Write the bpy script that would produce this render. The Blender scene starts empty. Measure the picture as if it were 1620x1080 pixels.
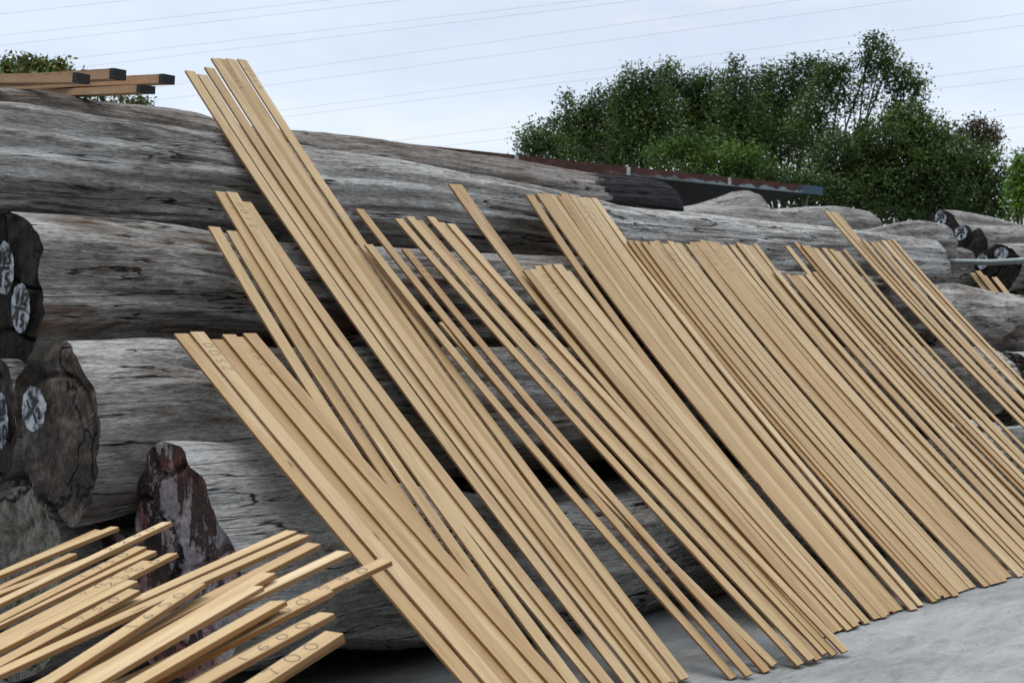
import bpy, math, random
from mathutils import Vector, Matrix, noise as mnoise
C = bpy.context.scene
R = math.radians

# ------------------------------------------------------------------ camera, sky, sun, exposure
PHI = R(41.6)                      # the log pile runs along world X; the camera looks 41.6 deg off it
CAMZ = 1.5
FPX = 2250.0                       # focal length in pixels of the 1620 px wide photograph (50 mm)
FW = Vector((math.cos(PHI), math.sin(PHI), 0)); RT = Vector((math.sin(PHI), -math.cos(PHI), 0)); UP = Vector((0, 0, 1))
CAM = Vector((0, 0, CAMZ))
cd = bpy.data.cameras.new('camera'); cam = bpy.data.objects.new('camera', cd); C.collection.objects.link(cam)
cd.sensor_width = 36; cd.lens = 50; cd.clip_end = 3000; cd.clip_start = 0.05
m = Matrix((RT, UP, -FW)).transposed().to_4x4(); m.translation = CAM; cam.matrix_world = m
cd.dof.use_dof = True; cd.dof.focus_distance = 7.2; cd.dof.aperture_fstop = 7.1
C.camera = cam
SUN_EL, SUN_AZ = R(64), R(112)     # azimuth in the XY plane, direction the light comes FROM
w = bpy.data.worlds.new('World'); C.world = w; w.use_nodes = True
nt = w.node_tree; nt.nodes.clear()
def N(t, kind, **kw):
    n = t.nodes.new(kind)
    for k, v in kw.items():
        if k == 'inp':
            for a, b in v.items(): n.inputs[a].default_value = b
        else: setattr(n, k, v)
    return n
out = N(nt, 'ShaderNodeOutputWorld')
bg1 = N(nt, 'ShaderNodeBackground'); bg1.inputs[1].default_value = 0.09
sky = N(nt, 'ShaderNodeTexSky', sky_type='NISHITA', sun_disc=False, sun_elevation=SUN_EL, sun_rotation=math.pi/2 - SUN_AZ)
nt.links.new(sky.outputs[0], bg1.inputs[0])
bg2 = N(nt, 'ShaderNodeBackground'); bg2.inputs[1].default_value = 1.0
tc = N(nt, 'ShaderNodeTexCoord')
mp = N(nt, 'ShaderNodeMapping'); mp.inputs['Scale'].default_value = (1.0, 1.0, 3.2); nt.links.new(tc.outputs['Generated'], mp.inputs[0])
n1 = N(nt, 'ShaderNodeTexNoise', inp={'Scale': 2.6, 'Detail': 6.0, 'Roughness': 0.55, 'Distortion': 0.3}); nt.links.new(mp.outputs[0], n1.inputs[0])
cr = N(nt, 'ShaderNodeValToRGB'); e = cr.color_ramp.elements
e[0].position = 0.28; e[0].color = (0.63, 0.72, 0.86, 1)
e[1].position = 0.70; e[1].color = (0.87, 0.92, 0.97, 1)
x = e.new(0.50); x.color = (0.77, 0.86, 0.96, 1)
nt.links.new(n1.outputs[0], cr.inputs[0])
# cream light breaking through low cloud
mp2 = N(nt, 'ShaderNodeMapping'); mp2.inputs['Scale'].default_value = (1.0, 1.0, 3.0); mp2.inputs['Location'].default_value = (0.35, 0.1, 0.55); nt.links.new(tc.outputs['Generated'], mp2.inputs[0])
n2 = N(nt, 'ShaderNodeTexNoise', inp={'Scale': 5.5, 'Detail': 5.0, 'Roughness': 0.6}); nt.links.new(mp2.outputs[0], n2.inputs[0])
c2 = N(nt, 'ShaderNodeMapRange', inp={1: 0.56, 2: 0.72, 3: 0.0, 4: 0.5}); nt.links.new(n2.outputs[0], c2.inputs[0])
mx = N(nt, 'ShaderNodeMixRGB'); mx.inputs[2].default_value = (1.0, 0.93, 0.84, 1)
nt.links.new(c2.outputs[0], mx.inputs[0]); nt.links.new(cr.outputs[0], mx.inputs[1]); # an overcast sky is brighter overhead than near the horizon
sxz = N(nt, 'ShaderNodeSeparateXYZ'); nt.links.new(tc.outputs['Generated'], sxz.inputs[0])
zen = N(nt, 'ShaderNodeMapRange', inp={1: 0.28, 2: 0.95, 3: 1.46, 4: 3.5}); nt.links.new(sxz.outputs[2], zen.inputs[0])
dt = N(nt, 'ShaderNodeVectorMath', operation='DOT_PRODUCT'); dt.inputs[1].default_value = (-FW.x, -FW.y, 0); nt.links.new(tc.outputs['Generated'], dt.inputs[0])  # low sky behind the camera dimmed, an added blocker to darken log fronts
bk = N(nt, 'ShaderNodeMapRange', inp={1: -0.25, 2: 0.35, 3: 0.0, 4: 1.0}); nt.links.new(dt.outputs['Value'], bk.inputs[0])
lo = N(nt, 'ShaderNodeMapRange', inp={1: 0.85, 2: 0.38, 3: 0.0, 4: 0.93}); nt.links.new(sxz.outputs[2], lo.inputs[0])
mm = N(nt, 'ShaderNodeMath', operation='MULTIPLY'); nt.links.new(bk.outputs[0], mm.inputs[0]); nt.links.new(lo.outputs[0], mm.inputs[1])
m1 = N(nt, 'ShaderNodeMath', operation='SUBTRACT'); m1.inputs[0].default_value = 1.0; nt.links.new(mm.outputs[0], m1.inputs[1])
m2 = N(nt, 'ShaderNodeMath', operation='MULTIPLY'); nt.links.new(m1.outputs[0], m2.inputs[0]); nt.links.new(zen.outputs[0], m2.inputs[1])
nt.links.new(mx.outputs[0], bg2.inputs[0]); nt.links.new(m2.outputs[0], bg2.inputs[1])
ms = N(nt, 'ShaderNodeMixShader'); ms.inputs[0].default_value = 0.86
nt.links.new(bg1.outputs[0], ms.inputs[1]); nt.links.new(bg2.outputs[0], ms.inputs[2]); nt.links.new(ms.outputs[0], out.inputs[0])
sl = bpy.data.lights.new('sun', 'SUN'); sl.energy = 1.9; sl.angle = R(18); sl.color = (1, 0.95, 0.88)
so = bpy.data.objects.new('sun', sl); C.collection.objects.link(so)
sd = Vector((math.cos(SUN_EL)*math.cos(SUN_AZ), math.cos(SUN_EL)*math.sin(SUN_AZ), math.sin(SUN_EL)))
so.rotation_euler = sd.to_track_quat('Z', 'Y').to_euler()
C.view_settings.view_transform = 'Standard'; C.view_settings.look = 'None'; C.view_settings.gamma = 1; C.view_settings.exposure = -0.30
C.cycles.max_bounces = 6; C.cycles.use_denoising = True

# ------------------------------------------------------------------ helpers
def ray(px, py): return FW + RT*((px-810)/FPX) + UP*((540-py)/FPX)
def atY(px, py, Y): r = ray(px, py); return CAM + r*(Y/r.y)
def atT(px, py, t): return CAM + ray(px, py)*t
def ground(px, py, z=0.0): r = ray(px, py); return CAM + r*((z-CAMZ)/r.z)
def onlean(px, py, c=3.6, k=1.0):  # plane Y = c + k*Z
    r = ray(px, py); t = (c + k*CAMZ)/(r.y - k*r.z); return CAM + r*t
def link(o): C.collection.objects.link(o); return o
def tag(o, label=None, cat=None, group=None, kind=None):
    if label and len(label.split()) > 16: print('LONG LABEL', label)
    if label: o['label'] = label
    if cat: o['category'] = cat
    if group: o['group'] = group
    if kind: o['kind'] = kind
    return o
def empty(name, loc): o = bpy.data.objects.new(name, None); o.location = loc; o.empty_display_size = 0.1; return link(o)
def mesh(name, v, f, mat, parent=None, smooth=False):
    me = bpy.data.meshes.new(name); me.from_pydata([tuple(a) for a in v], [], f); me.update()
    if mat: me.materials.append(mat)
    if smooth: me.polygons.foreach_set('use_smooth', [True]*len(me.polygons))
    o = bpy.data.objects.new(name, me); link(o)
    if parent: o.parent = parent
    return o
class MB:
    def __init__(s): s.v = []; s.f = []
    def add(s, v, f): b = len(s.v); s.v += [Vector(a) for a in v]; s.f += [tuple(b+i for i in q) for q in f]; return s
    def box(s, c, sx, sy, sz, rot=None):
        c = Vector(c); v = []
        for dx in (-.5, .5):
            for dy in (-.5, .5):
                for dz in (-.5, .5):
                    p = Vector((dx*sx, dy*sy, dz*sz)); v.append(c + (rot @ p if rot else p))
        return s.add(v, [(0,1,3,2),(4,6,7,5),(0,4,5,1),(2,3,7,6),(0,2,6,4),(1,5,7,3)])
    def tube(s, pts, rads, n=10, cap=True):
        pts = [Vector(p) for p in pts]; v = []; f = []
        if not hasattr(rads, '__len__'): rads = [rads]*len(pts)
        for i, p in enumerate(pts):
            d = (pts[min(i+1, len(pts)-1)] - pts[max(i-1, 0)]).normalized()
            a = d.cross(Vector((0,0,1))); a = a.normalized() if a.length > 1e-3 else Vector((1,0,0)); b = d.cross(a)
            for k in range(n):
                t = 2*math.pi*k/n; v.append(p + (a*math.cos(t) + b*math.sin(t))*rads[i])
        for i in range(len(pts)-1):
            for k in range(n): f.append((i*n+k, i*n+(k+1)%n, (i+1)*n+(k+1)%n, (i+1)*n+k))
        if cap: f.append(tuple(range(n-1, -1, -1))); f.append(tuple((len(pts)-1)*n+k for k in range(n)))
        return s.add(v, f)
    def build(s, name, mat, parent=None, smooth=False): return mesh(name, s.v, s.f, mat, parent, smooth)

# ------------------------------------------------------------------ materials
def newmat(name):
    mt = bpy.data.materials.new(name); mt.use_nodes = True; t = mt.node_tree; t.nodes.clear()
    o = N(t, 'ShaderNodeOutputMaterial'); b = N(t, 'ShaderNodeBsdfPrincipled'); t.links.new(b.outputs[0], o.inputs[0]); return mt, t, b
def L(t, a, b): t.links.new(a, b)
def ramp(t, src, stops):
    r = N(t, 'ShaderNodeValToRGB'); e = r.color_ramp.elements
    while len(e) < len(stops): e.new(0.5)
    for q, (p, c) in zip(e, stops): q.position = p; q.color = (*c, 1) if len(c) == 3 else c
    L(t, src, r.inputs[0]); return r.outputs[0]
def noiset(t, vec, scale, detail=5, rough=0.6, dist=0.0):
    n = N(t, 'ShaderNodeTexNoise', inp={'Scale': scale, 'Detail': detail, 'Roughness': rough, 'Distortion': dist}); L(t, vec, n.inputs[0]); return n.outputs[0]
def mapped(t, scale, loc=(0,0,0), src='Object'):
    c = N(t, 'ShaderNodeTexCoord'); mpn = N(t, 'ShaderNodeMapping'); mpn.inputs['Scale'].default_value = scale; mpn.inputs['Location'].default_value = loc
    L(t, c.outputs[src], mpn.inputs[0]); return mpn.outputs[0]
def mix(t, fac, a, b, mode='MIX'):
    n = N(t, 'ShaderNodeMixRGB', blend_type=mode)
    for i, q in enumerate((fac, a, b)):
        if hasattr(q, 'links') or hasattr(q, 'is_linked'): L(t, q, n.inputs[i])
        else: n.inputs[i].default_value = q if i == 0 else (*q, 1)
    return n.outputs[0]
def maprange(t, src, a, b, c=0.0, d=1.0):
    n = N(t, 'ShaderNodeMapRange', inp={1: a, 2: b, 3: c, 4: d}); L(t, src, n.inputs[0]); return n.outputs[0]
def mathn(t, op, a, b=None):
    n = N(t, 'ShaderNodeMath', operation=op)
    for i, q in enumerate((a, b)):
        if q is None: continue
        if hasattr(q, 'is_linked'): L(t, q, n.inputs[i])
        else: n.inputs[i].default_value = q
    return n.outputs[0]
def bump(t, b, h, strength, dist):
    n = N(t, 'ShaderNodeBump', inp={'Strength': strength, 'Distance': dist}); L(t, h, n.inputs['Height']); L(t, n.outputs[0], b.inputs['Normal'])

def plank_mat(edge=False):
    mt, t, b = newmat('sawn_teak_shaded_edge' if edge else 'sawn_teak')
    v = mapped(t, (0.7, 9, 9)); oi = N(t, 'ShaderNodeObjectInfo'); rnd = oi.outputs['Random']
    add = N(t, 'ShaderNodeVectorMath', operation='ADD'); sc = N(t, 'ShaderNodeVectorMath', operation='SCALE'); sc.inputs[0].default_value = (37, 91, 53); L(t, rnd, sc.inputs['Scale'])
    L(t, v, add.inputs[0]); L(t, sc.outputs[0], add.inputs[1]); vv = add.outputs[0]
    g = noiset(t, vv, 3.0, 8, 0.62, 0.5)
    base = ramp(t, rnd, [(0, (0.38, 0.24, 0.115)), (0.15, (0.46, 0.315, 0.16)), (0.35, (0.52, 0.365, 0.195)), (0.52, (0.42, 0.275, 0.135)), (0.7, (0.58, 0.43, 0.25)), (0.85, (0.45, 0.30, 0.15)), (1, (0.37, 0.22, 0.105))])
    gr = ramp(t, g, [(0.28, (0.66, 0.60, 0.52)), (0.5, (0.97, 0.96, 0.94)), (0.72, (1.1, 1.1, 1.1))])
    c = mix(t, 0.75, base, gr, 'MULTIPLY')
    fl = noiset(t, vv, 14.0, 4, 0.7); c = mix(t, 0.35, c, ramp(t, fl, [(0.35, (0.72, 0.66, 0.58)), (0.6, (1, 1, 1))]), 'MULTIPLY')
    big = noiset(t, mapped(t, (0.35, 1, 1)), 2.5, 3, 0.5); c = mix(t, maprange(t, big, 0.55, 0.8, 0, 0.35), c, (0.40, 0.26, 0.135))
    kv = N(t, 'ShaderNodeTexVoronoi', feature='F1', inp={'Scale': 1.0, 'Randomness': 1.0}); kad = N(t, 'ShaderNodeVectorMath', operation='ADD'); L(t, mapped(t, (2.3, 9.0, 0.001)), kad.inputs[0]); L(t, sc.outputs[0], kad.inputs[1]); L(t, kad.outputs[0], kv.inputs[0])
    c = mix(t, maprange(t, kv.outputs['Distance'], 0.035, 0.075, 0.75, 0), c, (0.13, 0.062, 0.028))
    stn = noiset(t, vv, 1.1, 3, 0.5, 0.2); c = mix(t, maprange(t, stn, 0.60, 0.72, 0, 0.45), c, (0.30, 0.17, 0.08)); c = mix(t, maprange(t, stn, 0.38, 0.28, 0, 0.4), c, (0.68, 0.54, 0.36))
    if edge: c = mix(t, 1.0, c, (0.60, 0.46, 0.33), 'MULTIPLY')      # sawn edges tinted darker and browner, mostly shade painted into the colour
    L(t, c, b.inputs['Base Color']); b.inputs['Roughness'].default_value = 0.62; b.inputs['Specular IOR Level'].default_value = 0.25
    bump(t, b, fl, 0.25, 0.002); return mt
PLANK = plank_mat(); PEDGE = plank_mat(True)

def log_mat(name, light=(0.60, 0.578, 0.55), mid=(0.30, 0.270, 0.240), dark=(0.040, 0.034, 0.030), brown=0.3, crack=1.0, char=None):
    mt, t, b = newmat(name)
    big = noiset(t, mapped(t, (0.55, 2.0, 2.0)), 1.6, 4, 0.55, 0.6)
    fib = noiset(t, mapped(t, (1.1, 13, 13)), 3.2, 9, 0.72, 0.8)
    fine = noiset(t, mapped(t, (7, 60, 60)), 3.0, 5, 0.7)
    k = mathn(t, 'ADD', mathn(t, 'MULTIPLY', big, 0.52), mathn(t, 'MULTIPLY', fib, 0.48))
    c = ramp(t, k, [(0.36, dark), (0.445, mid), (0.51, tuple(0.5*(p+q) for p, q in zip(light, mid))), (0.60, light)])
    c = mix(t, 0.85, c, ramp(t, fine, [(0.34, (0.42, 0.40, 0.38)), (0.60, (1.2, 1.2, 1.2))]), 'MULTIPLY')
    fuzz = noiset(t, mapped(t, (5, 28, 28), (7, 7, 7)), 3.5, 8, 0.75, 0.3); c = mix(t, 0.7, c, ramp(t, fuzz, [(0.37, (0.50, 0.465, 0.43)), (0.52, (1.2, 1.2, 1.2))]), 'MULTIPLY')
    bn = noiset(t, mapped(t, (0.9, 3.0, 3.0), (3, 7, 1)), 1.9, 6, 0.6, 0.8)
    c = mix(t, maprange(t, bn, 0.49, 0.66, 0, brown*1.5), c, (0.13, 0.078, 0.050))
    sp = noiset(t, mapped(t, (6, 16, 16), (1, 2, 3)), 2.0, 6, 0.75)
    c = mix(t, maprange(t, sp, 0.66, 0.74, 0, 0.75), c, (0.03, 0.025, 0.022))
    # long drying cracks following the grain
    cn = noiset(t, mapped(t, (0.20, 3.4, 3.4), (5, 1, 2)), 1.7, 5, 0.5, 0.25)
    d = mathn(t, 'ABSOLUTE', mathn(t, 'SUBTRACT', cn, 0.5))
    gate = noiset(t, mapped(t, (0.8, 2, 2), (9, 4, 1)), 1.5, 2, 0.5)
    ck = mathn(t, 'MULTIPLY', maprange(t, d, 0.0015, 0.008, crack, 0.0), maprange(t, gate, 0.36, 0.46, 0, 1))
    cn2 = noiset(t, mapped(t, (0.55, 12, 12), (2, 8, 2)), 2.0, 3, 0.5, 0.2)
    ck2 = mathn(t, 'MULTIPLY', maprange(t, mathn(t, 'ABSOLUTE', mathn(t, 'SUBTRACT', cn2, 0.5)), 0.0, 0.012, 0.75, 0.0), maprange(t, gate, 0.50, 0.36, 0, 1))
    ckk = mathn(t, 'MAXIMUM', ck, ck2)
    c = mix(t, ckk, c, (0.015, 0.012, 0.010))
    if char is not None:
        tc_ = N(t, 'ShaderNodeTexCoord'); sx = N(t, 'ShaderNodeSeparateXYZ'); L(t, tc_.outputs['Object'], sx.inputs[0])
        q = mathn(t, 'ADD', sx.outputs[0], maprange(t, noiset(t, mapped(t, (2, 4, 4)), 1.6, 6, 0.7), 0, 1, -0.8, 0.8))
        c = mix(t, maprange(t, q, char, char+0.06, 0, 1), c, ramp(t, fib, [(0.4, (0.008, 0.008, 0.009)), (0.58, (0.02, 0.018, 0.018)), (0.7, (0.09, 0.075, 0.065))]))
    L(t, c, b.inputs['Base Color']); b.inputs['Roughness'].default_value = 0.82; b.inputs['Specular IOR Level'].default_value = 0.2
    h = mathn(t, 'ADD', mathn(t, 'MULTIPLY', fib, 1.0), mathn(t, 'MULTIPLY', mathn(t, 'ADD', fine, fuzz), 0.4))
    h = mathn(t, 'SUBTRACT', h, mathn(t, 'MULTIPLY', ckk, 0.9)); bump(t, b, h, 1.0, 0.030)
    return mt
def end_mat(name, cols, scale=3.0, streak=(1, 1, 1)):
    mt, t, b = newmat(name)
    a = noiset(t, mapped(t, streak), scale, 7, 0.68, 0.6); f = noiset(t, mapped(t, (1, 1, 1)), 22, 5, 0.7)
    c = ramp(t, a, cols); f2 = noiset(t, mapped(t, (1, 1, .5)), 60, 5, 0.75); c = mix(t, 0.8, c, ramp(t, f, [(0.38, (0.35, 0.33, 0.32)), (0.62, (1.3, 1.3, 1.3))]), 'MULTIPLY'); c = mix(t, 0.6, c, ramp(t, f2, [(0.38, (0.5, 0.48, 0.46)), (0.62, (1.25, 1.25, 1.25))]), 'MULTIPLY')
    vo = N(t, 'ShaderNodeTexVoronoi', feature='DISTANCE_TO_EDGE', inp={'Scale': 1.3, 'Randomness': 1.0}); 
    ns = N(t, 'ShaderNodeTexNoise', inp={'Scale': 3.0, 'Detail': 4.0}); ad = N(t, 'ShaderNodeMixRGB'); ad.inputs[0].default_value = 0.45
    src = mapped(t, (1, 1, 1)); L(t, src, ns.inputs[0]); L(t, src, ad.inputs[1]); L(t, ns.outputs[1], ad.inputs[2]); L(t, ad.outputs[0], vo.inputs[0])
    ck = maprange(t, vo.outputs[0], 0.002, 0.012, 1, 0); c = mix(t, ck, c, (0.010, 0.008, 0.007))
    L(t, c, b.inputs['Base Color']); b.inputs['Roughness'].default_value = 0.8; b.inputs['Specular IOR Level'].default_value = 0.2
    bump(t, b, mathn(t, 'SUBTRACT', mathn(t, 'ADD', a, mathn(t, 'MULTIPLY', f, 0.4)), mathn(t, 'MULTIPLY', ck, 0.6)), 0.8, 0.03); return mt
def simple(name, col, rough=0.6, var=0.25, scale=8, metal=0.0, stretch=(1, 1, 1)):
    mt, t, b = newmat(name); n = noiset(t, mapped(t, stretch), scale, 6, 0.65)
    c = ramp(t, n, [(0.3, tuple(q*(1-var) for q in col)), (0.7, tuple(min(1, q*(1+var)) for q in col))])
    L(t, c, b.inputs['Base Color']); b.inputs['Roughness'].default_value = rough; b.inputs['Metallic'].default_value = metal
    bump(t, b, n, 0.2, 0.004); return mt
def flaky_white():
    mt, t, b = newmat('chalky_white_paint'); n = noiset(t, mapped(t, (1, 1, 1)), 30, 6, 0.75); n2 = noiset(t, mapped(t, (1, 1, 1)), 9, 5, 0.7)
    c = ramp(t, mathn(t, 'ADD', mathn(t, 'MULTIPLY', n, 0.5), mathn(t, 'MULTIPLY', n2, 0.5)), [(0.44, (0.035, 0.034, 0.036)), (0.478, (0.22, 0.24, 0.27)), (0.55, (0.46, 0.50, 0.55))])
    L(t, c, b.inputs['Base Color']); b.inputs['Roughness'].default_value = 0.8; return mt
WHITE = flaky_white(); INK = simple('black_brush_ink', (0.012, 0.012, 0.014), 0.7, 0.3); PENCIL = simple('pencil_graphite', (0.09, 0.075, 0.062), 0.6, 0.5, 60)
LOGM = log_mat('weathered_grey_log')
LOGM_BROWN = log_mat('weathered_brown_log', brown=0.66)
LOGM_PALE = log_mat('bleached_log', light=(0.60, 0.595, 0.585), mid=(0.42, 0.40, 0.375), dark=(0.07, 0.06, 0.055), brown=0.15)
LOGM_FAR = log_mat('far_bleached_log', light=(0.46, 0.44, 0.42), mid=(0.29, 0.27, 0.25), dark=(0.08, 0.07, 0.06), brown=0.25, crack=0.8)
END_BLACK = end_mat('tarred_log_end', [(0.35, (0.010, 0.009, 0.009)), (0.6, (0.030, 0.024, 0.021)), (0.78, (0.13, 0.12, 0.12))], 2.4, (1, 1, 0.5))
END_BROWN = end_mat('dirty_log_end', [(0.36, (0.024, 0.019, 0.016)), (0.5, (0.068, 0.055, 0.045)), (0.64, (0.15, 0.132, 0.118))])
END_PALE = end_mat('sawn_log_end', [(0.33, (0.10, 0.09, 0.075)), (0.5, (0.20, 0.19, 0.16)), (0.7, (0.27, 0.26, 0.23))])
def red_end():
    mt, t, b = newmat('flaking_red_and_white_paint'); o_ = mapped(t, (1, 1, 1)); st = mapped(t, (1, 1, .30))
    fine = noiset(t, o_, 30, 6, .75); lowf = noiset(t, o_, 2.2, 4, .6, .5)
    wood = ramp(t, lowf, [(.36, (.010, .008, .008)), (.5, (.035, .019, .016)), (.66, (.085, .030, .026))])
    paint = ramp(t, noiset(t, mapped(t, (1, 1, .6), (3, 1, 4)), 3.2, 4, .6), [(.40, (.15, .045, .04)), (.50, (.20, .095, .095)), (.57, (.23, .19, .20)), (.7, (.22, .215, .23))])
    msk = mathn(t, 'ADD', mathn(t, 'MULTIPLY', noiset(t, st, 8.5, 8, .66, .5), .8), mathn(t, 'MULTIPLY', fine, .2))
    c = mix(t, maprange(t, msk, .478, .494, 0, 1), wood, paint)
    c = mix(t, .75, c, ramp(t, fine, [(.38, (.40, .38, .38)), (.6, (1.25, 1.25, 1.25))]), 'MULTIPLY')
    L(t, c, b.inputs['Base Color']); b.inputs['Roughness'].default_value = .75; b.inputs['Specular IOR Level'].default_value = .25
    bump(t, b, mathn(t, 'ADD', maprange(t, msk, .485, .505, 0, .5), fine), .8, .012); return mt
END_RED = red_end()
END_FAR = end_mat('dark_log_end', [(0.35, (0.012, 0.010, 0.010)), (0.6, (0.05, 0.042, 0.04))])

# ------------------------------------------------------------------ hand-written marks
DIG = {'0': [[(.3,1),(.1,.85),(0,.5),(.1,.12),(.3,0),(.5,.15),(.6,.5),(.5,.88),(.28,1)]],
 '1': [[(.3,1),(.25,.5),(.3,0)]],
 '2': [[(.03,.75),(.2,.98),(.48,.92),(.5,.65),(.3,.35),(.02,.03),(.3,.08),(.6,.0)]],
 '3': [[(.05,.95),(.45,.98),(.5,.75),(.2,.55),(.5,.42),(.55,.15),(.3,0),(.02,.1)]],
 '4': [[(.35,1),(.02,.35),(.6,.38),(.45,.42),(.47,.66),(.40,0)]],
 '5': [[(.55,1),(.15,.97),(.1,.58),(.4,.6),(.55,.35),(.4,.05),(.05,.02)]],
 '6': [[(.5,1),(.2,.75),(.03,.35),(.15,.05),(.42,.02),(.55,.28),(.38,.48),(.08,.36)]],
 '7': [[(.02,.95),(.55,.98),(.35,.5),(.25,0)]],
 '8': [[(.3,.52),(.08,.75),(.3,1),(.5,.78),(.3,.52),(.05,.25),(.3,0),(.55,.25),(.3,.52)]],
 '9': [[(.5,.9),(.2,1),(.05,.72),(.25,.5),(.5,.68),(.5,.9),(.45,.4),(.3,0)]]}
def strokes(text, h, gap, rng, slant=0.12):
    res = []; xo = 0
    for ch in text:
        jx, jy, s = rng.uniform(-.06, .06)*h, rng.uniform(-.07, .07)*h, rng.uniform(.85, 1.1)
        for st in DIG[ch]:
            pts = []
            for a, b in zip(st, st[1:]):         # Catmull-like subdivision by plain interpolation, then smoothing
                for q in range(4): pts.append((a[0]+(b[0]-a[0])*q/4, a[1]+(b[1]-a[1])*q/4))
            pts.append(st[-1])
            for _ in range(2): pts = [pts[0]] + [((p[0]+2*q[0]+r[0])/4, (p[1]+2*q[1]+r[1])/4) for p, q, r in zip(pts, pts[1:], pts[2:])] + [pts[-1]]
            res.append([(xo + jx + (p[0]*s + slant*p[1])*h, jy + p[1]*h*s) for p in pts])
        xo += gap*h
    return res, xo
def ribbon(mb, pts, wd):
    v = []; f = []
    for i, p in enumerate(pts):
        d = (pts[min(i+1, len(pts)-1)] - pts[max(i-1, 0)]); n = d.cross(ribbon.n).normalized() * wd*0.5*(0.7+0.6*abs(math.sin(i*1.3)))
        v += [p+n, p-n]
    for i in range(len(pts)-1): f.append((2*i, 2*i+1, 2*i+3, 2*i+2))
    mb.add(v, f)

# ------------------------------------------------------------------ ground
def ground_mat():
    mt, t, b = newmat('concrete_yard'); a = noiset(t, mapped(t, (1, 1, 1)), 0.9, 8, 0.6, 0.4); f = noiset(t, mapped(t, (1, 1, 1)), 35, 8, 0.75)
    s = noiset(t, mapped(t, (2.0, 7.0, 1), (0, 0, 0)), 1.3, 7, 0.65, 1.0)
    c = ramp(t, mathn(t, 'ADD', mathn(t, 'MULTIPLY', a, 0.5), mathn(t, 'MULTIPLY', s, 0.5)), [(0.38, (0.145, 0.145, 0.142)), (0.5, (0.215, 0.214, 0.208)), (0.62, (0.285, 0.283, 0.275))])
    c = mix(t, 0.5, c, ramp(t, f, [(0.35, (0.6, 0.6, 0.6)), (0.6, (1.1, 1.1, 1.1))]), 'MULTIPLY')
    st = noiset(t, mapped(t, (1, 1, 1), (4, 9, 0)), 5.5, 6, 0.7); c = mix(t, maprange(t, st, 0.62, 0.70, 0, 0.5), c, (0.10, 0.095, 0.09)); s2 = noiset(t, mapped(t, (1, 1, 1), (1, 5, 0)), 16, 5, 0.75); c = mix(t, maprange(t, s2, 0.64, 0.69, 0, 0.7), c, (0.07, 0.066, 0.06)); s3 = noiset(t, mapped(t, (3, 1, 1), (8, 5, 0)), 2.2, 7, 0.7); c = mix(t, maprange(t, s3, 0.58, 0.72, 0, 0.35), c, (0.36, 0.36, 0.35))
    L(t, c, b.inputs['Base Color']); b.inputs['Roughness'].default_value = 0.75; bump(t, b, mathn(t, 'ADD', f, s), 0.35, 0.006); return mt
GM = ground_mat()
g = MB(); g.add([(-900, -900, 0), (900, -900, 0), (900, 900, 0), (-900, 900, 0)], [(0, 1, 2, 3)])
tag(g.build('ground', GM), kind='structure')

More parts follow.
